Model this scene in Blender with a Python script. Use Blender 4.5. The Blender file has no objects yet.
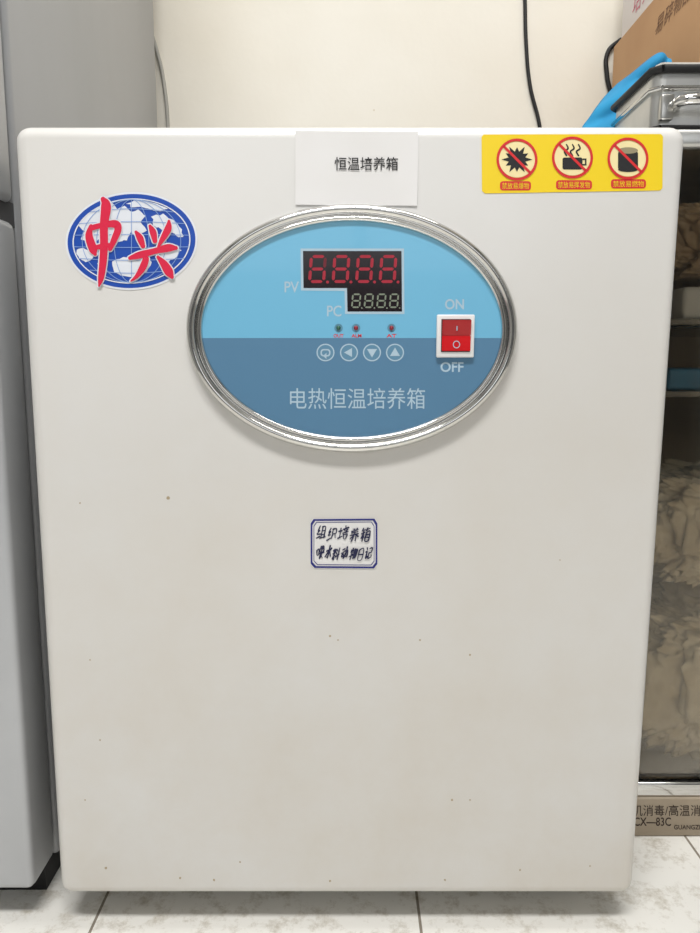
import bpy, bmesh, math, random
from mathutils import Vector, Matrix, noise
random.seed(4)
sc = bpy.context.scene
try:
    sc.view_settings.view_transform = 'Standard'
except Exception: pass
# ---------------------------------------------------------------- calibration
F = 720.0; TH = math.radians(8.2); C = Vector((0, -0.686, 0.5966))
def W(px, py, Y=0.0):
    """photo measurement -> metres (X,Z) on the vertical plane y=Y"""
    dx = (px-350)/F; dy = (py-466.5)/F
    ry = math.cos(TH) - dy*math.sin(TH); rz = -math.sin(TH) - dy*math.cos(TH)
    t = (Y-C.y)/ry
    return (dx*t, C.z+rz*t)
# ---------------------------------------------------------------- materials
def lin(c):
    return tuple(((v/255)/12.92 if v/255 <= .04045 else ((v/255+.055)/1.055)**2.4) for v in c)+(1,)
MATS = {}
def mat(name, rgb, rough=.5, metal=0, coat=0, emit=0, spec=.5):
    if name in MATS: return MATS[name]
    m = bpy.data.materials.new(name); m.use_nodes = True
    b = m.node_tree.nodes['Principled BSDF']
    b.inputs['Base Color'].default_value = lin(rgb)
    b.inputs['Roughness'].default_value = rough
    b.inputs['Metallic'].default_value = metal
    b.inputs['Coat Weight'].default_value = coat
    b.inputs['Specular IOR Level'].default_value = spec
    if emit:
        b.inputs['Emission Color'].default_value = lin(rgb)
        b.inputs['Emission Strength'].default_value = emit
    MATS[name] = m
    return m
def noisy(name, c1, c2, scale=3, rough=.5, metal=0, detail=4, lo=.4, hi=.7, bump=0, bscale=200, c3=None, s3=40, t3=.03, stretch=(1,1,1), coat=0, smudge_falloff=None):
    m = mat(name, c1, rough, metal, coat)
    nt = m.node_tree; N = nt.nodes; L = nt.links; b = N['Principled BSDF']
    tc = N.new('ShaderNodeTexCoord'); mp = N.new('ShaderNodeMapping'); mp.inputs['Scale'].default_value = stretch
    L.new(tc.outputs['Object'], mp.inputs[0])
    n = N.new('ShaderNodeTexNoise'); n.inputs['Scale'].default_value = scale; n.inputs['Detail'].default_value = detail
    L.new(mp.outputs[0], n.inputs['Vector'])
    r = N.new('ShaderNodeValToRGB'); r.color_ramp.elements[0].position = lo; r.color_ramp.elements[1].position = hi
    r.color_ramp.elements[0].color = lin(c1); r.color_ramp.elements[1].color = lin(c2)
    L.new(n.outputs['Fac'], r.inputs[0]); out = r.outputs[0]
    if c3:
        v = N.new('ShaderNodeTexVoronoi'); v.inputs['Scale'].default_value = s3
        L.new(mp.outputs[0], v.inputs['Vector'])
        n2 = N.new('ShaderNodeTexNoise'); n2.inputs['Scale'].default_value = 4; L.new(mp.outputs[0], n2.inputs['Vector'])
        mr = N.new('ShaderNodeMapRange'); mr.inputs[1].default_value = .48; mr.inputs[2].default_value = .68
        mr.inputs[3].default_value = 0; mr.inputs[4].default_value = t3*2; L.new(n2.outputs['Fac'], mr.inputs[0])
        lt = N.new('ShaderNodeMath'); lt.operation = 'LESS_THAN'
        L.new(v.outputs['Distance'], lt.inputs[0]); L.new(mr.outputs[0], lt.inputs[1])
        mx = N.new('ShaderNodeMixRGB'); mx.inputs[2].default_value = lin(c3)
        ml = N.new('ShaderNodeMath'); ml.operation = 'MULTIPLY'; ml.inputs[1].default_value = .6
        L.new(lt.outputs[0], ml.inputs[0]); L.new(ml.outputs[0], mx.inputs[0]); L.new(out, mx.inputs[1]); out = mx.outputs[0]
    if smudge_falloff:
        # warm smudges whose strengthening toward the floor paints light falloff into the colour
        gc, zlo, zhi, amt = smudge_falloff
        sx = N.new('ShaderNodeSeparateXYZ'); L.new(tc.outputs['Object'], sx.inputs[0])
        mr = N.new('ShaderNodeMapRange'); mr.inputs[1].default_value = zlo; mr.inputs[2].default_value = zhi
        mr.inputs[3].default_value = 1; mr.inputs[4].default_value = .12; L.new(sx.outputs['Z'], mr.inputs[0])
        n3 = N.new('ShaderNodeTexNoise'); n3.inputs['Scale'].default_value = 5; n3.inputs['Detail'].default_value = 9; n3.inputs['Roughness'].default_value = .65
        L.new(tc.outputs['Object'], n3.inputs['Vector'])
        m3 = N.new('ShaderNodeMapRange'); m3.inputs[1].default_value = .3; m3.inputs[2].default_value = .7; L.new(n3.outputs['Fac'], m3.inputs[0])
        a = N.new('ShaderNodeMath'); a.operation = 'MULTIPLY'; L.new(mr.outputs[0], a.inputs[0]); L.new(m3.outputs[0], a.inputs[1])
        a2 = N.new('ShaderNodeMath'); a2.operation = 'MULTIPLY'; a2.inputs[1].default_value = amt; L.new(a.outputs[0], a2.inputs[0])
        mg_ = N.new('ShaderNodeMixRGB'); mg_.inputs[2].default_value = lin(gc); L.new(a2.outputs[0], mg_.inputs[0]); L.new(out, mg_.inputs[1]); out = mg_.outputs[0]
    L.new(out, b.inputs['Base Color'])
    if bump:
        nb = N.new('ShaderNodeTexNoise'); nb.inputs['Scale'].default_value = bscale
        L.new(mp.outputs[0], nb.inputs['Vector'])
        bp = N.new('ShaderNodeBump'); bp.inputs['Strength'].default_value = bump; bp.inputs['Distance'].default_value = .002
        L.new(nb.outputs['Fac'], bp.inputs['Height']); L.new(bp.outputs[0], b.inputs['Normal'])
    return m
M_enamel = noisy('white_enamel', (218,217,215), (214,212,208), 2.0, .32, coat=.2, smudge_falloff=((198,186,166),0,.75,.55))
M_body = noisy('enamel_side', (216,216,213), (208,206,201), 3, .4)
M_chrome = mat('chrome', (212,211,208), .1, 1)
M_blueL = mat('panel_sky_blue', (112,182,216), .3, coat=.3)
M_blueD = mat('panel_steel_blue', (86,128,160), .3, coat=.3)
M_print = mat('panel_print', (172,196,212), .5)
M_black = mat('display_black', (26,16,22), .15)
M_seg = mat('segment_red', (160,30,50), .4, emit=.06)
M_segdim = mat('segment_dim_red', (105,22,36), .4)
M_seg2 = mat('segment_green_grey', (125,135,118), .4)
M_white = mat('white_plastic', (228,228,228), .35)
M_redsw = mat('red_rocker', (205,22,30), .22, coat=.5, emit=.05)
M_redsw2 = mat('red_rocker_dark', (170,12,22), .22, coat=.5)
M_paper = noisy('paper', (228,227,227), (221,219,217), 6, .6)
M_ink = mat('black_ink', (25,25,28), .6)
M_navy = mat('navy_ink', (38,42,120), .6)
M_pen = mat('pen_ink', (22,26,66), .6)
M_yellow = mat('sticker_yellow', (240,208,30), .4)
M_red = mat('sticker_red', (212,40,45), .45)
M_cream = mat('sticker_cream', (242,226,170), .5)
M_logoblue = mat('logo_blue', (26,74,170), .35)
M_logored = mat('logo_red', (216,30,68), .4)
M_logowhite = mat('logo_white', (224,228,236), .4)
M_rubber = mat('black_rubber', (20,20,22), .6)
M_gasket = mat('grey_gasket', (80,80,82), .7)
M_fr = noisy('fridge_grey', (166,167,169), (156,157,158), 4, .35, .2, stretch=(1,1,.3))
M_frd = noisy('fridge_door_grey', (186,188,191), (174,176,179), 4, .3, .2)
M_card = noisy('cardboard', (188,148,108), (172,130,92), 5, .85)
M_steel = mat('brushed_steel', (195,194,190), .28, 1)
M_base = noisy('taupe_panel', (164,150,130), (150,136,116), 8, .45)
M_dark = mat('dark_text', (55,40,32), .6)
M_blue = noisy('blue_cloth', (38,150,200), (25,115,165), 8, .8)
M_stain = mat('stain', (172,156,128), .6)
M_case = noisy('case_grey', (205,205,202), (175,176,175), 9, .3, .8)
M_pink = mat('pink_print', (205,110,130), .6)

# ---------------------------------------------------------------- mesh helpers
def link(ob, parent=None):
    sc.collection.objects.link(ob)
    if parent: ob.parent = parent
    return ob
def empty(name, loc=(0,0,0)):
    e = bpy.data.objects.new(name, None); e.empty_display_size = .1
    sc.collection.objects.link(e); return e
def from_bm(name, bm, m, parent=None, smooth=False):
    me = bpy.data.meshes.new(name); bm.normal_update(); bm.to_mesh(me); bm.free()
    if m: me.materials.append(m)
    if smooth:
        for p in me.polygons: p.use_smooth = True
    return link(bpy.data.objects.new(name, me), parent)
def box(name, x0,x1,y0,y1,z0,z1, m, parent=None, bev=0, seg=3):
    bm = bmesh.new(); bmesh.ops.create_cube(bm, size=1)
    for v in bm.verts:
        v.co = Vector(((x0+x1)/2+v.co.x*(x1-x0), (y0+y1)/2+v.co.y*(y1-y0), (z0+z1)/2+v.co.z*(z1-z0)))
    if bev:
        bmesh.ops.bevel(bm, geom=bm.edges[:], offset=bev, segments=seg, profile=.5, affect='EDGES')
    ob = from_bm(name, bm, m, parent, smooth=bool(bev))
    if bev:
        try: ob.data.set_sharp_from_angle(angle=math.radians(50))
        except Exception: pass
    return ob
def plate_w(name, pts, Y, m, parent, th=0.0):
    bm = bmesh.new()
    vs = [bm.verts.new((x, Y, z)) for x,z in pts]
    f = bm.faces.new(vs); f.normal_update()
    if f.normal.y > 0: f.normal_flip()
    if th:
        r = bmesh.ops.extrude_face_region(bm, geom=[f])
        for g in r['geom']:
            if isinstance(g, bmesh.types.BMVert): g.co.y -= th
    bmesh.ops.triangulate(bm, faces=[f for f in bm.faces if len(f.verts) > 4])
    return from_bm(name, bm, m, parent)
def plate(name, pts, Y, m, parent, th=0.0):
    return plate_w(name, [W(x,y,Y) for x,y in pts], Y, m, parent, th)
def rect(x0,y0,x1,y1,r=0,n=5):
    if r == 0: return [(x0,y0),(x1,y0),(x1,y1),(x0,y1)]
    out = []
    for cx,cy,a0 in ((x1-r,y0+r,-90),(x1-r,y1-r,0),(x0+r,y1-r,90),(x0+r,y0+r,180)):
        for i in range(n+1):
            a = math.radians(a0+90*i/n); out.append((cx+r*math.cos(a), cy+r*math.sin(a)))
    return out
def ell(cx,cy,rx,ry,n=96,rot=0,a0=0,a1=360):
    o = []
    for i in range(n):
        a = math.radians(a0+(a1-a0)*i/(n if a1-a0 == 360 else n-1))
        x,y = rx*math.cos(a), ry*math.sin(a); c,s = math.cos(rot),math.sin(rot)
        o.append((cx+x*c-y*s, cy+x*s+y*c))
    return o
def ring(name, outer, inner, Y, m, parent):
    bm = bmesh.new()
    a = [bm.verts.new((W(x,y,Y)[0],Y,W(x,y,Y)[1])) for x,y in outer]
    b = [bm.verts.new((W(x,y,Y)[0],Y,W(x,y,Y)[1])) for x,y in inner]
    n = len(a)
    for i in range(n): bm.faces.new((a[i],a[(i+1)%n],b[(i+1)%n],b[i]))
    bmesh.ops.recalc_face_normals(bm, faces=bm.faces)
    if list(bm.faces)[0].normal.y > 0: bmesh.ops.reverse_faces(bm, faces=bm.faces)
    return from_bm(name, bm, m, parent)
def multi(name, polys, Y, m, parent, step=0.0):
    bm = bmesh.new()
    for k,pts in enumerate(polys):
        yy = Y - step*k
        f = bm.faces.new([bm.verts.new((W(x,y,Y)[0],yy,W(x,y,Y)[1])) for x,y in pts])
        f.normal_update()
        if f.normal.y > 0: f.normal_flip()
    bmesh.ops.triangulate(bm, faces=[f for f in bm.faces if len(f.verts) > 4])
    return from_bm(name, bm, m, parent)
def brush_poly(pts, grow=0):
    """pts: (x,y,halfwidth) -> polygons of a smoothed tapering stroke"""
    P = [Vector(p) for p in pts]; S = []
    if len(P) == 2: P = [P[0], (P[0]+P[1])/2, P[1]]
    for i in range(len(P)-1):
        p0 = P[max(i-1,0)]; p1 = P[i]; p2 = P[i+1]; p3 = P[min(i+2,len(P)-1)]
        for k in range(8):
            t = k/8
            S.append(.5*((2*p1)+(p2-p0)*t+(2*p0-5*p1+4*p2-p3)*t*t+(3*p1-p0-3*p2+p3)*t**3))
    S.append(P[-1]); out = []
    L = []; R = []
    for i,s in enumerate(S):
        d = (S[min(i+1,len(S)-1)]-S[max(i-1,0)]); d = Vector((d.x,d.y)).normalized()
        w = max(s.z,.15)+grow
        L.append((s.x-d.y*w, s.y+d.x*w)); R.append((s.x+d.y*w, s.y-d.x*w))
    for i in range(len(S)-1): out.append([L[i],L[i+1],R[i+1],R[i]])
    for s in (S[0],S[-1]): out.append(ell(s.x,s.y,max(s.z,.15)+grow,max(s.z,.15)+grow,14))
    return out
def strokes(name, sl, Y, m, parent, grow=0, step=2e-6):
    polys = []
    for s in sl: polys += brush_poly(s, grow)
    return multi(name, polys, Y, m, parent, step)
def text(name, s, x0,y0,x1,y1, Y, m, parent, bold=0, shear=0):
    cu = bpy.data.curves.new('t','FONT'); cu.body = s; cu.size = 1; cu.offset = bold; cu.shear = shear
    cu.resolution_u = 4
    ob = bpy.data.objects.new('t',cu); sc.collection.objects.link(ob)
    dg = bpy.context.evaluated_depsgraph_get(); dg.update()
    me = bpy.data.meshes.new_from_object(ob.evaluated_get(dg))
    bpy.data.objects.remove(ob)
    if len(me.vertices) == 0: return None
    xs = [v.co.x for v in me.vertices]; ys = [v.co.y for v in me.vertices]
    ax,bx,ay,by = min(xs),max(xs),min(ys),max(ys)
    for v in me.vertices:
        u = (v.co.x-ax)/(bx-ax); w = (v.co.y-ay)/(by-ay)
        X,Z = W(x0+u*(x1-x0), y1+w*(y0-y1), Y)
        v.co = (X,Y,Z)
    me.materials.clear(); me.materials.append(m); me.name = name
    return link(bpy.data.objects.new(name, me), parent)
def tube(name, pts, r, m, parent=None, cyc=False, smooth=True):
    cu = bpy.data.curves.new(name,'CURVE'); cu.dimensions = '3D'; cu.bevel_depth = r; cu.bevel_resolution = 4; cu.use_fill_caps = True
    sp = cu.splines.new('BEZIER' if smooth else 'POLY')
    if smooth:
        sp.bezier_points.add(len(pts)-1)
        for b,p in zip(sp.bezier_points,pts): b.co = p; b.handle_left_type = b.handle_right_type = 'AUTO'
    else:
        sp.points.add(len(pts)-1)
        for b,p in zip(sp.points,pts): b.co = (*p,1)
    sp.use_cyclic_u = cyc; cu.resolution_u = 10
    ob = bpy.data.objects.new(name+'_c',cu); sc.collection.objects.link(ob)
    dg = bpy.context.evaluated_depsgraph_get(); dg.update()
    me = bpy.data.meshes.new_from_object(ob.evaluated_get(dg)); bpy.data.objects.remove(ob)
    me.materials.clear(); me.materials.append(m)
    for p in me.polygons: p.use_smooth = True
    me.name = name
    return link(bpy.data.objects.new(name,me), parent)
def cyl(name, c, r, h, m, parent, axis='Z', n=24):
    bm = bmesh.new(); bmesh.ops.create_cone(bm, cap_ends=True, segments=n, radius1=r, radius2=r, depth=h)
    if axis == 'Y': bmesh.ops.rotate(bm, verts=bm.verts, matrix=Matrix.Rotation(math.pi/2,3,'X'))
    bmesh.ops.translate(bm, verts=bm.verts, vec=c)
    return from_bm(name, bm, m, parent)

# ================================================================ ROOM
WALL_Y = .72; XL,XR,YF,ZC = -1.7,1.9,-3.0,2.75
M_wall = noisy('wall_paint', (236,232,222), (224,217,202), 1.6, .8, c3=(205,192,166), s3=22, t3=.05, bump=.25, bscale=45)
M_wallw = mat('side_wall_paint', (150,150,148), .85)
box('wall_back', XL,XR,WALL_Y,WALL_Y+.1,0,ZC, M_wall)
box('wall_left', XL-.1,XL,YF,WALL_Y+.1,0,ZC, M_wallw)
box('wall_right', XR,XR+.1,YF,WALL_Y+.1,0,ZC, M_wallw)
box('ceiling', XL-.1,XR+.1,YF,WALL_Y+.1,ZC,ZC+.1, mat('ceiling_paint',(236,236,234),.9))
# unseen front wall and window (behind the photographer), added for contrast in the chrome
wf = empty('wall_front'); wx0,wx1,wz0,wz1 = -1.1,1.2,1.0,2.2
M_wf = mat('front_wall_paint', (95,96,98), .8)
box('pier_left', XL-.1,wx0,YF-.1,YF,0,ZC, M_wf, wf); box('pier_right', wx1,XR+.1,YF-.1,YF,0,ZC, M_wf, wf)
box('sill_wall', wx0,wx1,YF-.1,YF,0,wz0, M_wf, wf); box('lintel', wx0,wx1,YF-.1,YF,wz1,ZC, M_wf, wf)
wi = empty('window_1')
for k,(a,b2,c_,d_) in enumerate(((wx0,wx0+.05,wz0,wz1),(wx1-.05,wx1,wz0,wz1),(wx0,wx1,wz0,wz0+.05),(wx0,wx1,wz1-.05,wz1),(.02,.08,wz0,wz1))):
    box('frame_%d'%k, a,b2,YF-.08,YF-.02,c_,d_, mat('window_frame',(70,72,74),.5), wi)
# floor tiles
mf = bpy.data.materials.new('floor_tiles'); mf.use_nodes = True
nt = mf.node_tree; N = nt.nodes; L = nt.links; b = N['Principled BSDF']; b.inputs['Roughness'].default_value = .22
tc = N.new('ShaderNodeTexCoord'); mp = N.new('ShaderNodeMapping'); L.new(tc.outputs['Object'], mp.inputs[0])
T = .351
mp.inputs['Location'].default_value = (.2755+T*20, .02+T*20, 0)
br = N.new('ShaderNodeTexBrick'); L.new(mp.outputs[0], br.inputs['Vector'])
br.offset = 0; br.inputs['Scale'].default_value = 1; br.inputs['Brick Width'].default_value = T; br.inputs['Row Height'].default_value = T
br.inputs['Mortar Size'].default_value = .0018; br.inputs['Mortar Smooth'].default_value = .3
br.inputs['Color1'].default_value = lin((236,234,228)); br.inputs['Color2'].default_value = lin((238,236,230)); br.inputs['Mortar'].default_value = lin((140,132,120))
n = N.new('ShaderNodeTexNoise'); n.inputs['Scale'].default_value = 30; n.inputs['Detail'].default_value = 8; n.inputs['Roughness'].default_value = .75
L.new(tc.outputs['Object'], n.inputs['Vector'])
rp = N.new('ShaderNodeValToRGB'); rp.color_ramp.elements[0].position = .5; rp.color_ramp.elements[1].position = .7
rp.color_ramp.elements[0].color = (1,1,1,1); rp.color_ramp.elements[1].color = lin((182,172,154)); L.new(n.outputs['Fac'], rp.inputs[0])
mx = N.new('ShaderNodeMixRGB'); mx.blend_type = 'MULTIPLY'; mx.inputs[0].default_value = .8
L.new(br.outputs['Color'], mx.inputs[1]); L.new(rp.outputs[0], mx.inputs[2]); L.new(mx.outputs[0], b.inputs['Base Color'])
box('floor', XL-.1,XR+.1,YF-.1,WALL_Y+.1,-.08,0, mf)

# ================================================================ INCUBATOR
inc = empty('incubator')
x0,x1,zb,zt = -.3055,.3025,.0400,.8095
bm = bmesh.new(); bmesh.ops.create_cube(bm, size=1)
for v in bm.verts:
    v.co = Vector(((x0+x1)/2+v.co.x*(x1-x0), .0225+v.co.y*.045, (zb+zt)/2+v.co.z*(zt-zb)))
    if v.co.x > 0: v.co.x += .003 if v.co.z > .4 else -.003
    elif v.co.z < .4: v.co.x -= .0015
ed = [e for e in bm.edges if abs(e.verts[0].co.y-e.verts[1].co.y) > .01]
bmesh.ops.bevel(bm, geom=ed, offset=.014, segments=6, profile=.5, affect='EDGES')
ff = min(bm.faces, key=lambda f: f.calc_center_median().y)
bmesh.ops.bevel(bm, geom=list(ff.edges), offset=.012, segments=6, profile=.5, affect='EDGES')
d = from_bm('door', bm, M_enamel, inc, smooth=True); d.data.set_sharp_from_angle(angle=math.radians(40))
box('door_gasket', x0+.012,x1-.012,.0445,.0525,zb+.012,zt-.012, M_gasket, inc)
box('body', x0+.005,x1-.006,.052,.53,zb+.002,zt-.005, M_body, inc, bev=.008)
for i,(fx,fy) in enumerate(((x0+.05,.09),(x1-.05,.09),(x0+.05,.48),(x1-.05,.48))):
    cyl('foot_%d'%(i+1), (fx,fy,.0225), .018, .045, M_rubber, inc)
cyl('top_vent', (0,.28,zt+.004), .02,.02,M_steel,inc)
box('side_louvre', x1-.007,x1-.004,.2,.4,.15,.25, M_gasket, inc)

# --- oval control panel
cx,cz0 = W(351,329); zT = W(351,205)[1]; zB = W(351,452)[1]; cz = (zT+zB)/2; rz = (zT-zB)/2
rx = (W(516.5,329)[0]-W(187,329)[0])/2; cx = (W(516.5,329)[0]+W(187,329)[0])/2
prof = [(0,0),(0,.0040),(.0008,.0070),(.0028,.0098),(.0052,.0104),(.0074,.0094),(.0088,.0070),(.0092,.0052),(.0100,.0052),(.0108,.0070),(.0124,.0078),(.0142,.0070),(.0152,.0045),(.0155,.001)]
bm = bmesh.new(); n = 192; rows = []
for i in range(n):
    a = 2*math.pi*i/n; px,pz = rx*math.cos(a), rz*math.sin(a)
    nx,nz = math.cos(a)/rx, math.sin(a)/rz; l = math.hypot(nx,nz); nx/=l; nz/=l
    rows.append([bm.verts.new((cx+px-nx*o, -h, cz+pz-nz*o)) for o,h in prof])
for i in range(n):
    for j in range(len(prof)-1):
        bm.faces.new((rows[i][j],rows[i][j+1],rows[(i+1)%n][j+1],rows[(i+1)%n][j]))
bmesh.ops.recalc_face_normals(bm, faces=bm.faces)
from_bm('chrome_bezel', bm, M_chrome, inc, smooth=True)
PY = -.004
prx,prz = rx-.0145, rz-.0145
zs = W(351,338,PY)[1]; s = (zs-cz)/prz; a_s = math.asin(s)
up = [(cx+prx*math.cos(a_s+(math.pi-2*a_s)*i/80), cz+prz*math.sin(a_s+(math.pi-2*a_s)*i/80)) for i in range(81)]
lo = [(cx+prx*math.cos(math.pi-a_s+(math.pi+2*a_s)*i/80), cz+prz*math.sin(math.pi-a_s+(math.pi+2*a_s)*i/80)) for i in range(81)]
plate_w('panel_upper', up, PY, M_blueL, inc); plate_w('panel_lower', lo, PY, M_blueD, inc)
def Ly(k): return PY-.00015*k
# display
fr = [(300.5,248.5),(404,248.5),(404.5,314),(345,314),(344.5,291),(301,290.5)]
plate('display_frame', fr, Ly(1), M_print, inc)
plate('display_window', [(303,251),(401.5,251),(402,311.5),(347.5,311.5),(347,288),(303.5,288)], Ly(2), M_black, inc)
def seg_digit(x,y,w,h,t,sl=2):
    def q(p): return [(x+a+sl*(1-b/h), y+b) for a,b in p]
    g = t*.35; m = h/2; out = []
    def H(yy): return [(g+t/2,yy),(g+t,yy-t/2),(w-g-t,yy-t/2),(w-g-t/2,yy),(w-g-t,yy+t/2),(g+t,yy+t/2)]
    def V(xx,ya,yb): return [(xx,ya+g),(xx+t/2,ya+g+t/2),(xx+t/2,yb-g-t/2),(xx,yb-g),(xx-t/2,yb-g-t/2),(xx-t/2,ya+g+t/2)]
    out += [q(H(t/2)), q(H(m)), q(H(h-t/2)), q(V(t/2,t/2,m)), q(V(t/2,m,h-t/2)), q(V(w-t/2,t/2,m)), q(V(w-t/2,m,h-t/2))]
    return out
big = []; dim = []
for i in range(4):
    s7 = seg_digit(308+23.5*i, 255, 17, 28, 3.0)
    if i in (0,): dim += [s7[5]]; big += [s7[k] for k in (0,1,2,3,4,6)]
    else: big += s7
    big.append(ell(328.5+23.5*i-1, 282, 1.5,1.5,12))
multi('digits_main', big, Ly(3), M_seg, inc); multi('digits_main_dim', dim, Ly(3), M_segdim, inc)
sm = []
for i in range(4): sm += seg_digit(351+12.6*i, 293.5, 9.2, 14.5, 1.6, 1.2)
for i in range(4): sm.append(ell(361.8+12.6*i,308,.8,.8,10))
multi('digits_small', sm, Ly(3), M_seg2, inc)
text('label_pv','PV',284.5,281.5,299,292.5,Ly(1),M_print,inc,.012)
text('label_pc','PC',327,305.5,341.5,316.5,Ly(1),M_print,inc,.012)
text('label_on','ON',445,299,464,309.5,Ly(1),M_print,inc,.02)
text('label_off','OFF',440.5,362,463.5,372,Ly(1),M_print,inc,.02)
text('panel_title','电热恒温培养箱',290,388,425,409,Ly(1),M_print,inc,.0)
for i,(lx,c) in enumerate(((338.5,(45,95,75)),(356,(140,35,50)),(391.5,(140,35,50)))):
    ring('led_rim_%d'%(i+1), ell(lx,328,4.2,4.2,24), ell(lx,328,2.6,2.6,24), Ly(1), mat('led_rim',(90,140,165),.4), inc)
    bm = bmesh.new(); bmesh.ops.create_uvsphere(bm, u_segments=16, v_segments=8, radius=.0022)
    X,Z = W(lx,328,PY); bmesh.ops.translate(bm, verts=bm.verts, vec=(X,PY,Z))
    from_bm('led_%d'%(i+1), bm, mat('led_%d'%i,c,.3), inc, True)
for i,(t,lx) in enumerate((('OUT',338.5),('ALM',356.5),('AT',391.5))):
    text('led_text_%d'%(i+1), t, lx-5,334,lx+5,337.5,Ly(1),M_red,inc,.02)
for i,bx in enumerate((325.5,349,372,395)):
    ring('button_ring_%d'%(i+1), ell(bx,352.5,9,8.8,40), ell(bx,352.5,7.8,7.6,40), Ly(1), M_print, inc)
    plate('button_%d'%(i+1), ell(bx,352.5,7.8,7.6,40), Ly(1), mat('button_blue',(94,138,166),.35), inc)
    Y2 = Ly(2)
    if i == 0:
        ring('button_icon_1', rect(bx-5,349,bx+5,356.5,3), rect(bx-3.6,350.4,bx+3.6,355.1,2), Y2, M_print, inc)
        plate('button_icon_1b', [(bx-2.5,356),(bx+1,352.8),(bx+1,359)], Y2-.0002, M_print, inc)
    elif i == 1: plate('button_icon_2', [(bx-5,352.5),(bx+3,348),(bx+3,357)], Y2, M_print, inc)
    elif i == 2: plate('button_icon_3', [(bx,357.5),(bx-5,349),(bx+5,349)], Y2, M_print, inc)
    else: plate('button_icon_4', [(bx,347.5),(bx-5,356),(bx+5,356)], Y2, M_print, inc)
# switch
def boxpx(name, a,b_,c,d_, ya, yb, m, parent, bev):
    X0,Z0 = W(a,b_,yb); X1,Z1 = W(c,d_,yb)
    return box(name, X0,X1,yb,ya,Z1,Z0,m,parent,bev)
boxpx('switch_bezel',437,314.5,474,357.5,PY,PY-.004,M_white,inc,.0012)
boxpx('switch_well',441.5,319,470,352,PY-.003,PY-.0046,mat('well',(60,8,10),.5),inc,.0004)
X0,Z0 = W(442.5,320,PY-.006); X1,Z1 = W(470.5,351,PY-.006); Zm = (Z0+Z1)/2
def rocker(name, za, zb_, ya, yb, m):
    bm = bmesh.new()
    v = [bm.verts.new(c) for c in ((X0,PY-.004,za),(X1,PY-.004,za),(X1,PY-.004,zb_),(X0,PY-.004,zb_),(X0,ya,za),(X1,ya,za),(X1,yb,zb_),(X0,yb,zb_))]
    for q in ((4,5,6,7),(0,1,5,4),(2,3,7,6),(1,2,6,5),(3,0,4,7)): bm.faces.new([v[i] for i in q])
    bmesh.ops.recalc_face_normals(bm, faces=bm.faces)
    bmesh.ops.bevel(bm, geom=bm.edges[:], offset=.0004, segments=2, affect='EDGES')
    return from_bm(name,bm,m,inc)
rocker('rocker_upper', Z0,Zm, PY-.0085,PY-.0062, M_redsw2); rocker('rocker_lower', Zm,Z1, PY-.0062,PY-.0056, M_redsw)
box('mark_on', (X0+X1)/2-.0004,(X0+X1)/2+.0004,PY-.0082,PY-.007,Zm+.0045,Zm+.0085,M_print,inc)
ring('mark_off', ell(456.5,344.5,3.6,3.8,30), ell(456.5,344.5,2.8,3.0,30), PY-.0066, M_print, inc)

# --- paper label on top (slightly curled sheet)
bm = bmesh.new(); nx,ny = 24,20; g = []
for j in range(ny+1):
    row = []
    for i in range(nx+1):
        u,v = i/nx,j/ny
        px = 295.5+u*(123-v*1.5); py = 131+v*74 + 1.0*u
        X,Z = W(px,py)
        lift = .0005+.0012*max(0,v-.6)**1.5+.0004*math.sin(u*7+1)*v+.0015*max(0,abs(u-.5)-.42)*v
        row.append(bm.verts.new((X,-lift,Z)))
    g.append(row)
for j in range(ny):
    for i in range(nx): bm.faces.new((g[j][i],g[j][i+1],g[j+1][i+1],g[j+1][i]))
from_bm('paper_label', bm, M_paper, inc, True)
text('paper_label_text','恒温培养箱',334.5,157,398,170.5,-.00115,M_ink,inc,.006)
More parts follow.
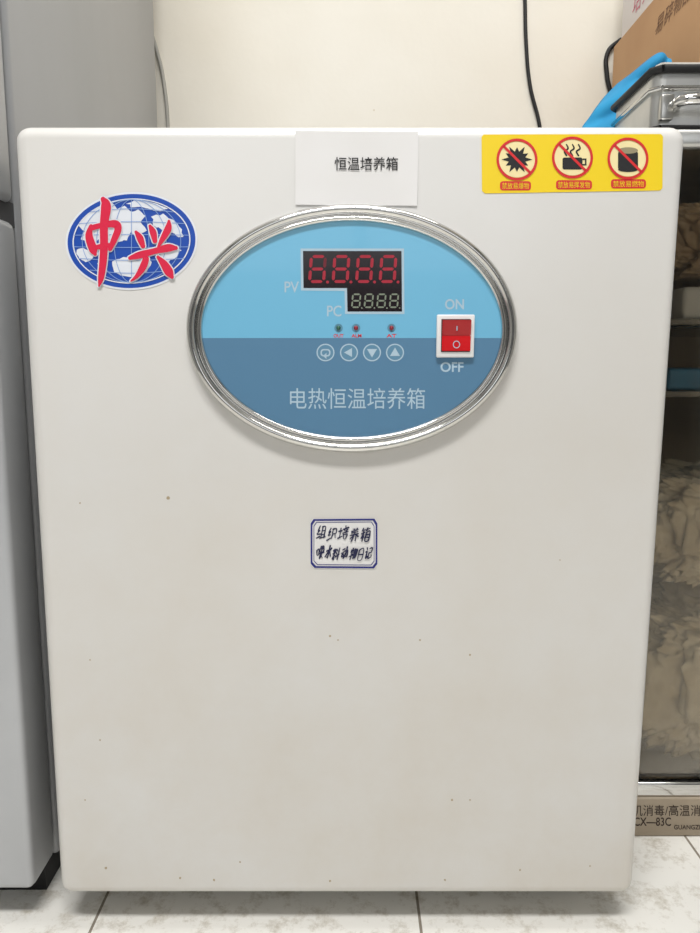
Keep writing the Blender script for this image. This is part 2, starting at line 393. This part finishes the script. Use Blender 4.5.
# --- small handwritten label
lab = [(313,518.5),(375,518),(378,523),(378,564.5),(374.5,569),(314,568.5),(310,564),(310,523)]
plate('small_label', lab, -.0005, M_paper, inc)
def shrink(p,k,c=(344,543.5)): return [(c[0]+(x-c[0])*(1-k/34),c[1]+(y-c[1])*(1-k/25)) for x,y in p]
ring('small_label_border', shrink(lab,.6), shrink(lab,2.4), -.0008, M_navy, inc)
ring('small_label_line', shrink(lab,3.6), shrink(lab,4.2), -.0008, M_navy, inc)
H = {
'zu':[[(3,0),(1,3),(3.5,3),(1,6),(4,5.5)],[(.5,9),(4,7.5)],[(5.5,1),(5.5,9)],[(5.5,1),(8.5,1),(8.5,9)],[(5.5,3.7),(8.5,3.7)],[(5.5,6.4),(8.5,6.4)],[(4.5,9.2),(10,9)]],
'zhi':[[(3,0),(1,3),(3.5,3),(1,6),(4,5.5)],[(.5,9),(4,7.5)],[(5.5,1),(9,1),(9,5),(5.5,5),(5.5,1)],[(6.3,6),(5,9)],[(8,6),(9.8,9)]],
'pei':[[(0,3.5),(3.5,3)],[(1.8,.5),(1.8,8)],[(0,8.8),(4,7.5)],[(7,0),(7.3,1.2)],[(4.8,1.8),(9.6,1.5)],[(6,2.5),(6.4,4)],[(8.6,2.3),(8,4)],[(4.5,4.8),(10,4.4)],[(5.6,6),(9,6),(8.8,9.3),(5.8,9.3),(5.6,6)]],
'yang':[[(3,0),(4,1.2)],[(7,0),(6,1.2)],[(1.5,1.8),(8.5,1.5)],[(2,3.2),(8,3)],[(.5,4.8),(9.5,4.4)],[(5,1.6),(4.5,4.5),(.8,7.5)],[(5.5,4.6),(9.5,7)],[(4,6.2),(3.6,8.5),(2.5,10)],[(6.6,6),(6.8,10)]],
'xiang':[[(2,0),(.5,2.2)],[(1.6,1.2),(4,1)],[(6.5,0),(5,2.2)],[(6,1.2),(9,1)],[(.2,4.4),(4.4,4)],[(2.3,3),(2.3,10)],[(2.3,4.8),(.2,8)],[(2.4,5),(4,6.6)],[(5.5,3.6),(5.5,9.8),(9,9.8),(9,3.6),(5.5,3.6)],[(5.5,5.7),(9,5.7)],[(5.5,7.7),(9,7.7)]],
'wei':[[(0,2),(3,2),(2.8,6),(.3,6),(0,2)],[(4.5,0),(9,0),(9,4),(4.5,4),(4.5,0)],[(6.8,0),(6.8,4)],[(4.5,2),(9,2)],[(3.6,5.2),(10,5)],[(5.5,5.5),(5.3,9.5),(7,8.5)],[(9,5.5),(6.8,7)],[(6.2,6),(9.8,9.8)]],
'shui':[[(5,0),(5,9.5),(4,8.8)],[(1,3.2),(4,3),(1,8)],[(8.5,2),(5.6,4.2)],[(5.4,4),(9.5,8.5)]],
'liao':[[(.3,1),(1.3,3)],[(4,.8),(3,3)],[(0,4.2),(4.5,3.8)],[(2.2,.3),(2.2,9.8)],[(2.2,4.6),(.2,8)],[(2.3,4.8),(4.2,6.6)],[(5.6,1.5),(6.6,2.6)],[(5.3,4),(6.3,5)],[(4.8,7),(10,6)],[(8.2,0),(8.2,10)]],
'dong':[[(.5,2),(4,1.7)],[(0,4.5),(4.5,4.2)],[(2.2,4.5),(.6,8),(4,7.4)],[(3.4,6),(4.6,8.4)],[(5,3.3),(9.3,3),(8.8,9),(7.4,8.6)],[(7,.5),(6.8,5),(4.8,9.6)]],
'wu':[[(1.4,1),(.4,3.4)],[(1,2.6),(4.4,2.2)],[(2.6,0),(2.6,10)],[(0,7),(4.4,5.6)],[(6.2,.5),(5,3.4)],[(5.8,2.2),(9.8,2),(9.2,9),(8,8.6)],[(7.4,2.4),(5.2,7)],[(8.8,2.4),(6.4,9)]],
'ri':[[(2,1),(2,9),(8,9),(8,1),(2,1)],[(2,5),(8,5)]],
'ji':[[(1,.5),(2.2,2)],[(.2,3.6),(2.4,3.4),(2.2,8.6),(4,7.2)],[(5,1.4),(9,1.2),(9,4.6),(5.4,4.6)],[(5.4,4.6),(5.4,9),(9.6,9),(9.8,7)]],
}
def hand(seq,x0,y0,cw,ch,gap):
    out = []
    for i,k in enumerate(seq):
        ox = x0+i*(cw+gap)+random.uniform(-.5,.5); oy = y0+random.uniform(-1.2,1.0)
        sl = random.uniform(2.0,3.4)
        for st in H[k]:
            q = []
            for (a,b_) in st:
                a += random.uniform(-.55,.55); b_ += random.uniform(-.55,.55)
                q.append((ox+a/10*cw+(10-b_)/10*sl-1, oy+b_/10*ch-a*.16, random.uniform(.38,.8)))
            out.append(q)
    return out
strokes('small_label_handwriting_1', hand(['zu','zhi','pei','yang','xiang'],316.5,528,9.2,13,1.8), -.0009, M_pen, inc, step=1e-6)
strokes('small_label_handwriting_2', hand(['wei','shui','liao','dong','wu','ri','ji'],316,548,6.9,12,1.3), -.0009, M_pen, inc, step=1e-6)
# --- warning sticker
wy = [(483.5,134.5),(661,134),(663,136.5),(662.5,188),(660,190.5),(485,193.5),(482,191),(481.5,137)]
plate('warning_sticker', wy, -.0004, M_yellow, inc)
icons = []
for k,(ix,iy) in enumerate(((517,159.5),(572.5,157.5),(628,158.5))):
    plate('warn_disc_%d'%k, ell(ix,iy,18,18,48), -.0006, M_cream, inc)
    ring('warn_ring_%d'%k, ell(ix,iy,20.5,21,60), ell(ix,iy,18,18.4,60), -.0010, M_red, inc)
    if k == 0:
        st = []
        for i in range(24):
            a = 2*math.pi*i/24; r = (15.5 if i%4 == 0 else 13) if i%2 == 0 else 8.6
            st.append((ix+r*math.cos(a)*1.0, iy+r*math.sin(a)*.95))
        icons.append(st)
    elif k == 1:
        icons += [rect(ix-10,iy,ix+10,iy+12,2), rect(ix+10,iy+1,ix+14,iy+2.6), rect(ix+12.5,iy+1,ix+14,iy+8), rect(ix+9,iy+6.5,ix+14,iy+8)]
        for t in (-6,0,6):
            icons += brush_poly([(ix+t,iy-2,.8),(ix+t-2,iy-6,.8),(ix+t+1.5,iy-9,.8),(ix+t,iy-13,.6)])
    else:
        icons += [rect(ix-10,iy-7,ix+10,iy+11,2)]
        multi('barrel_top', [ell(ix,iy-8,10,3.2,30)], -.00095, mat('ink_grey',(150,140,110),.6), inc)
        icons += [ell(ix,iy+11,10,2.5,30)]
    s = .7071
    a = (ix-s*18.5,iy-s*18.5); c = (ix+s*18.5,iy+s*18.5)
    multi('warn_bar_%d'%k, [[(a[0]+.9,a[1]-.9),(c[0]+.9,c[1]-.9),(c[0]-.9,c[1]+.9),(a[0]-.9,a[1]+.9)]], -.0010, M_red, inc)
    bx0,bx1,by = ((500,531,185.8),(556,592,184.8),(611,646,183.8))[k]
    plate('warn_caption_%d'%k, rect(bx0,by-4.6,bx1,by+4.6,3), -.0006, M_red, inc)
    text('warn_text_%d'%k, ('禁放易爆物','禁放易挥发物','禁放易燃物')[k], bx0+2,by-3.2,bx1-2,by+3.2,-.0008,M_yellow,inc,0)
multi('warn_icons', icons, -.0008, M_ink, inc, 1e-6)
# --- globe logo sticker
gx,gy,rot = 131.5,241,math.radians(-3)
plate('logo_backing', ell(gx,gy,66,49,96,rot), -.0004, M_logowhite, inc)
plate('logo_blue_field', ell(gx,gy,64,47,96,rot), -.0005, M_logoblue, inc)
ring('logo_inner_ring', ell(gx,gy,59,42.5,96,rot), ell(gx,gy,57.8,41.5,96,rot), -.0009, M_logowhite, inc)
def clip(p):
    o = []
    for x,y in p:
        r = math.hypot((x-gx)/58,(y-gy)/41.5)
        if r > 1: x = gx+(x-gx)/r; y = gy+(y-gy)/r
        o.append((x,y))
    return o
lands = [
 [(78,225),(86,212),(95,206),(103,204),(112,202),(118,208),(125,206),(130,212),(138,210),(146,216),(141,222),(146,230),(138,236),(131,232),(127,240),(119,243),(113,238),(106,244),(99,240),(92,246),(86,240),(80,238),(84,231)],
 [(127,203),(140,199),(158,203),(168,209),(160,211),(150,209),(143,207),(134,208)],
 [(152,216),(163,214),(172,220),(180,227),(184,236),(178,238),(172,232),(166,234),(160,228),(154,226)],
 [(76,250),(84,248),(94,252),(91,260),(84,262),(79,259)],
 [(112,262),(124,257),(136,260),(146,256),(152,262),(146,272),(136,276),(124,277),(115,272)],
 [(158,246),(166,243),(175,247),(181,250),(176,258),(168,262),(162,257)],
 [(97,262),(104,266),(106,273),(99,271)],
]
def rough(p):
    o = []
    for i in range(len(p)):
        a,b_ = Vector(p[i]),Vector(p[(i+1)%len(p)])
        for k in range(3):
            q = a.lerp(b_,k/3); o.append((q.x+random.uniform(-1.1,1.1),q.y+random.uniform(-1.1,1.1)))
    return clip(o)
multi('logo_lands', [rough(p) for p in lands], -.0007, M_logowhite, inc, 1e-6)
gl = []
for k in (-.85,-.6,-.3,0,.3,.6,.85):   # meridians
    gl.append([(gx+58*k*math.cos(t), gy+41.5*math.sin(t), .32) for t in [math.radians(-88+i*11) for i in range(17)]])
for k in (-.7,-.42,-.14,.14,.42,.7):
    w = 58*math.sqrt(1-k*k); gl.append([(gx-w+2*w*i/6, gy+41.5*k+3.0*math.sin(math.pi*i/6)*k*1.5, .32) for i in range(7)])
strokes('logo_grid', gl, -.0010, mat('grid_blue',(135,165,215),.4), inc, step=1e-7)
cal = [
 [(91,226,1.5),(89,236,3.4),(93,249,3.8),(95,254,1.5)],
 [(91,228,2.5),(103,225,2.4),(115,224,3.6),(118,229,3.2),(114,240,2.8),(110,249,1.8)],
 [(94,248,2.0),(103,246,2.2),(112,245,1.8)],
 [(103,199,2.0),(106,206,4.6),(104,225,3.8),(104,245,3.6),(103,262,3.4),(101,278,2.6),(99,286,.5)],
 [(136,232,1.2),(140,238,3.0),(143,246,2.0)],
 [(150,226,1.2),(153,232,3.0),(155,241,2.0)],
 [(169,221,1.0),(168,229,3.2),(162,240,2.2),(158,247,.6)],
 [(130,258,1.5),(140,255,3.2),(155,251,2.6),(168,248,3.6),(176,248,1.6)],
 [(146,259,2.8),(143,267,3.2),(137,276,1.8),(131,281,.4)],
 [(158,257,1.2),(164,264,3.4),(169,272,4.0),(172,277,1.6)],
]
strokes('logo_characters_outline', cal, -.0012, M_logowhite, inc, grow=1.5, step=1e-6)
strokes('logo_characters', cal, -.0018, M_logored, inc, grow=.35, step=1e-6)
# --- dirt spots on the door
sp = []
for x,y,r in ((168,498,1.9),(80,503,.9),(330,636,1.1),(338,640,.8),(452,800,1.2),(470,800,.8),(106,868,1.3),(180,878,1.2),(214,880,1.2),(330,881,1.1),(520,870,1),(470,655,1.1),(420,640,1),(85,800,.8),(90,660,.8),(100,740,.9),(445,880,1),(240,862,.9),(590,866,.9),(560,560,.7)):
    sp.append([(x+r*(.8+.4*random.random())*math.cos(a),y+r*(.8+.4*random.random())*math.sin(a)) for a in [i*.7 for i in range(9)]])
multi('dirt_spots', sp, -.0002, M_stain, inc)

# ================================================================ REFRIGERATOR
fr_ = empty('refrigerator'); FX = -.337; FX0 = -.90
zsplit = W(18,214,.069)[1]
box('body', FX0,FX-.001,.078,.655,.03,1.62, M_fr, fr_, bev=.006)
box('gasket', FX0+.012,FX-.010,.066,.080,.04,1.61, M_gasket, fr_)
box('door_lower', FX0,FX,.008,.068,.04,zsplit-.009, M_frd, fr_, bev=.008)
box('door_upper', FX0,FX,.008,.068,zsplit+.009,1.62, M_frd, fr_, bev=.008)
box('base_plinth', FX0+.01,FX-.01,.06,.62,.0,.032, M_rubber, fr_)
box('split_strip', FX0+.01,FX-.006,.035,.08,zsplit-.012,zsplit+.012, M_gasket, fr_)
box('handle_upper', FX0+.03,FX0+.05,-.03,.0,zsplit+.05,zsplit+.35, M_steel, fr_, bev=.006)
box('handle_lower', FX0+.03,FX0+.05,-.03,.0,zsplit-.40,zsplit-.08, M_steel, fr_, bev=.006)
for i,(a,b2) in enumerate(((zsplit+.08,-.0),(zsplit+.3,0),(zsplit-.36,0),(zsplit-.12,0))):
    box('handle_post_%d'%i, FX0+.033,FX0+.047,-.012,.012,a,a+.015, M_steel, fr_)

# ================================================================ DISINFECTION CABINET
cab = empty('disinfection_cabinet'); CX0,CX1,CY0,CY1 = .335,.80,.155,.69
ztop = W(690,128,CY0)[1]; zst = W(690,797,CY0)[1]; zdb = W(690,783,CY0)[1]
M_in = mat('cabinet_interior',(205,192,172),.4)
box('side_left', CX0,CX0+.012,CY0+.02,CY1,zst,ztop, M_steel, cab)
box('side_right', CX1-.012,CX1,CY0+.02,CY1,zst,ztop, M_steel, cab)
box('back_panel', CX0+.01,CX1-.01,CY1-.012,CY1-.001,zst,ztop, M_in, cab)
box('top_panel', CX0,CX1,CY0,CY1,ztop-.02,ztop, M_case, cab, bev=.005)
box('base_panel', CX0-.004,CX1+.004,CY0-.002,CY1,.0,zst, M_base, cab, bev=.003)
box('door_bottom_rail', CX0,CX1,CY0,CY0+.02,zst,zdb, M_chrome, cab, bev=.003)
box('door_left_stile', CX0,CX0+.022,CY0,CY0+.02,zdb,ztop-.02, M_steel, cab, bev=.003)
box('door_right_stile', CX1-.022,CX1,CY0,CY0+.02,zdb,ztop-.02, M_steel, cab, bev=.003)
mg = bpy.data.materials.new('tinted_glass'); mg.use_nodes = True; nt = mg.node_tree; nt.nodes.clear()
o = nt.nodes.new('ShaderNodeOutputMaterial'); mxs = nt.nodes.new('ShaderNodeMixShader'); tr = nt.nodes.new('ShaderNodeBsdfTransparent'); gl_ = nt.nodes.new('ShaderNodeBsdfGlossy'); fz = nt.nodes.new('ShaderNodeFresnel')
fz.inputs[0].default_value = 1.6; gl_.inputs['Roughness'].default_value = .05; tr.inputs[0].default_value = lin((250,246,238))
nt.links.new(fz.outputs[0],mxs.inputs[0]); nt.links.new(tr.outputs[0],mxs.inputs[1]); nt.links.new(gl_.outputs[0],mxs.inputs[2]); nt.links.new(mxs.outputs[0],o.inputs[0])
box('door_glass', CX0+.022,CX1-.022,CY0+.008,CY0+.012,zdb,ztop-.02, mg, cab)
zs1 = W(690,322,CY0+.03)[1]
for k,zz in enumerate((zs1,zs1-.085)):
    box('shelf_rim_%d'%k, CX0+.012,CX1-.012,CY0+.024,CY0+.030,zz-.003,zz+.003, M_chrome, cab)
    for i in range(15):
        X = CX0+.03+i*.029
        tube('shelf_wire_%d_%d'%(k,i), [(X,CY0+.03,zz),(X,CY1-.03,zz)], .0018, M_chrome, cab, smooth=False)
box('storage_tub', CX0+.062,CX1-.06,CY0+.035,CY0+.25,zs1+.003,zs1+.042, mat('tub_white',(225,228,230),.5), cab, bev=.006)
def lump(name, c, s, m, parent, amp=.25, seed=0, fr=3.0, sub=6):
    bm = bmesh.new(); bmesh.ops.create_icosphere(bm, subdivisions=sub, radius=1)
    for v in bm.verts:
        p = v.co.copy()
        q = Vector([math.copysign(abs(t)**.45, t) for t in p])
        sd = Vector((seed,0,seed))
        n_ = .8*noise.noise(p*fr+sd)+.7*abs(noise.noise(p*fr*2.7+sd))+.45*abs(noise.noise(p*fr*6+sd))
        q *= 1+amp*n_-.08
        v.co = Vector((c[0]+q.x*s[0], c[1]+q.y*s[1], c[2]+q.z*s[2]))
    return from_bm(name,bm,m,parent,True)
M_plas = noisy('crumpled_plastic', (240,232,214), (212,198,174), 18, .2, .0, bump=1.0, bscale=60)
M_plas2 = noisy('crumpled_plastic_dark', (200,180,154), (165,142,116), 18, .3, .0, bump=1.0, bscale=60)
lump('wrapped_bundle_lower', (.565,CY0+.115,zst+.125), (.185,.082,.108), M_plas, cab, .2, 3)
lump('wrapped_bundle_middle', (.565,CY0+.115,zst+.330), (.185,.078,.078), M_plas, cab, .2, 8)
lump('cloth_bundle_upper', (.565,CY0+.13,zs1+.105), (.18,.07,.05), M_plas2, cab, .2, 5)
box('blue_tray', CX0+.05,CX1-.05,CY0+.035,CY0+.28,zs1-.081,zs1-.055, mat('tray_blue',(60,130,175),.4), cab, bev=.004)
text('base_text_1','机消毒/高温消毒',632,805,712,816,CY0-.0025,M_dark,cab,.0)
text('base_text_2','CX—83C',634,817.5,671,826,CY0-.0025,M_dark,cab,.01)
text('base_text_3','GUANGZHOU',674,825,712,829.5,CY0-.0025,M_dark,cab,.01)

# tool case on the cabinet
case = empty('metal_case'); zc1 = W(690,58,.2)[1]
box('shell', .352,.78,.20,.335,ztop+.001,zc1, M_case, case, bev=.014, seg=5)
for k,zz in enumerate((ztop+.012,zc1-.012,(ztop+zc1)/2+.012)):
    r = .010
    P2 = [(.350+r,.198,zz),(.782-r,.198,zz),(.782,.198+r,zz),(.782,.337-r,zz),(.782-r,.337,zz),(.350+r,.337,zz),(.350,.337-r,zz),(.350,.198+r,zz)]
    tube('edge_trim_%d'%k, P2+[P2[0]], .0045 if k < 2 else .003, M_rubber if k < 2 else M_chrome, case, smooth=False)
zh = W(670,103,.185)[1]
tube('handle', [(.375,.198,zh),(.375,.178,zh),(.40,.172,zh),(.50,.172,zh),(.52,.178,zh),(.52,.198,zh)], .006, M_chrome, case)
box('latch', .357,.372,.190,.2,zh-.016,zh+.012, M_steel, case, bev=.002)

# cardboard box
cb = empty('cardboard_box'); bx = .468; ztb = W(612,48,.69)[1]
box('carton', bx,.79,.345,.685,ztop+.001,ztb, M_card, cb, bev=.002)
box('tape', bx+.15,bx+.20,.3438,.6862,ztop+.003,ztb+.0006, mat('packing_tape',(200,170,130),.3), cb)
def side_text(name,s,X,ya,yb,za,zb2,m,parent):
    ob = text(name,s,0,0,10,10,0,m,parent,0)
    me = ob.data
    xs = [v.co.x for v in me.vertices]; zs_ = [v.co.z for v in me.vertices]
    a0,a1,b0,b1 = min(xs),max(xs),min(zs_),max(zs_)
    for v in me.vertices:
        u = (v.co.x-a0)/(a1-a0); w = (v.co.z-b0)/(b1-b0)
        v.co = Vector((X, yb-(yb-ya)*u, za+(zb2-za)*w))
side_text('print','易碎物品',bx-.0006,.38,.50,ztb-.06,ztb-.035,mat('carton_print',(120,85,60),.7),cb)
wc = empty('white_carton')
box('carton_body', .475,.68,.46,.67,ztb+.001,ztb+.16, mat('carton_white',(228,222,220),.6), wc, bev=.002)
side_text('print','培养基',.4744,.50,.62,ztb+.02,ztb+.06,M_pink,wc)

# blue cloth heaped behind the case, slumping over the cabinet's left edge
prf = [(652,56),(638,66),(624,80),(610,97),(598,113),(589,128),(585,150),(588,185)]
bm = bmesh.new(); nu,nv = 30,35; g = []
for j in range(nv+1):
    v = j/nv*(len(prf)-1); k = min(int(v),len(prf)-2); f_ = v-k
    lx = prf[k][0]*(1-f_)+prf[k+1][0]*f_; ly = prf[k][1]*(1-f_)+prf[k+1][1]*f_
    XL_,Z_ = W(lx,ly,.35)
    XR_ = .44 if Z_ > ztop+.004 else .328
    row = []
    for i in range(nu+1):
        u = i/nu
        X = XL_+(XR_-XL_)*u
        Y = .349 + .05*(1-math.sin(min(1,u*1.6)*math.pi/2)) + .006*math.sin(u*9+j*.25)+.004*math.sin(j*.7+u*4) + .02*(1-j/nv)
        row.append(bm.verts.new((X,Y,Z_+.008*math.sin(u*math.pi)*(1-j/nv))))
    g.append(row)
for j in range(nv):
    for i in range(nu): bm.faces.new((g[j][i],g[j][i+1],g[j+1][i+1],g[j+1][i]))
cl = from_bm('blue_cloth', bm, M_blue, None, True)
so = cl.modifiers.new('s','SOLIDIFY'); so.thickness = .004; so.offset = -1

# ================================================================ CABLES
def wp(px,py,Y): X,Z = W(px,py,Y); return (X,Y,Z)
yc = WALL_Y-.004
def fl(px,Y):
    X = W(px,300,Y)[0]; return (X,Y,.004)
tube('power_cable', [wp(524,-260,yc),wp(523.5,-60,yc),wp(525,0,yc),wp(526,40,yc),wp(530,85,yc),wp(540,128,yc),wp(548,300,yc),wp(548,520,yc),fl(548,yc)], .0034, M_rubber)
yc2 = WALL_Y-.004
tube('power_cable', [wp(40,-60,yc2),wp(100,-10,yc2),wp(126,3,yc2),wp(146,24,yc2),wp(158,55,yc2),wp(165.5,95,yc2),wp(168,130,yc2),wp(170,300,yc2),wp(170,500,yc2),fl(170,yc2)], .0034, mat('grey_cable',(165,163,156),.5))
tube('power_cable', [wp(640,30,yc-.001),wp(618,42,yc-.001),wp(608,52,yc-.001),wp(607,75,yc-.001),wp(612,100,yc-.001),wp(612,300,yc-.001),fl(612,yc-.001)], .004, M_rubber)

# ================================================================ LIGHT
def area(name, loc, sx, sy, power, target, col=(1,1,1)):
    l = bpy.data.lights.new(name,'AREA'); l.shape = 'RECTANGLE'; l.size = sx; l.size_y = sy; l.energy = power; l.color = col
    o = bpy.data.objects.new(name,l); sc.collection.objects.link(o); o.location = loc
    o.rotation_euler = (Vector(target)-Vector(loc)).to_track_quat('-Z','Y').to_euler(); return o
area('ceiling_lamp', (-.15,-1.15,2.68), 1.2,.35, 62, (-.15,-1.15,0), (1,.99,.975))
area('ceiling_lamp', (.4,-.1,2.68), 1.2,.3, 13, (.4,-.1,0), (1,.985,.96))
w = bpy.data.worlds.new('World'); sc.world = w; w.use_nodes = True
w.node_tree.nodes['Background'].inputs[0].default_value = (.95,.975,1,1)
w.node_tree.nodes['Background'].inputs[1].default_value = 1.6

cam = bpy.data.cameras.new('camera'); co = bpy.data.objects.new('camera',cam); sc.collection.objects.link(co)
cam.sensor_width = 36; cam.lens = 36*F/933; cam.clip_start = .02
co.location = C; co.rotation_euler = (math.radians(90)-TH,0,0)
sc.camera = co
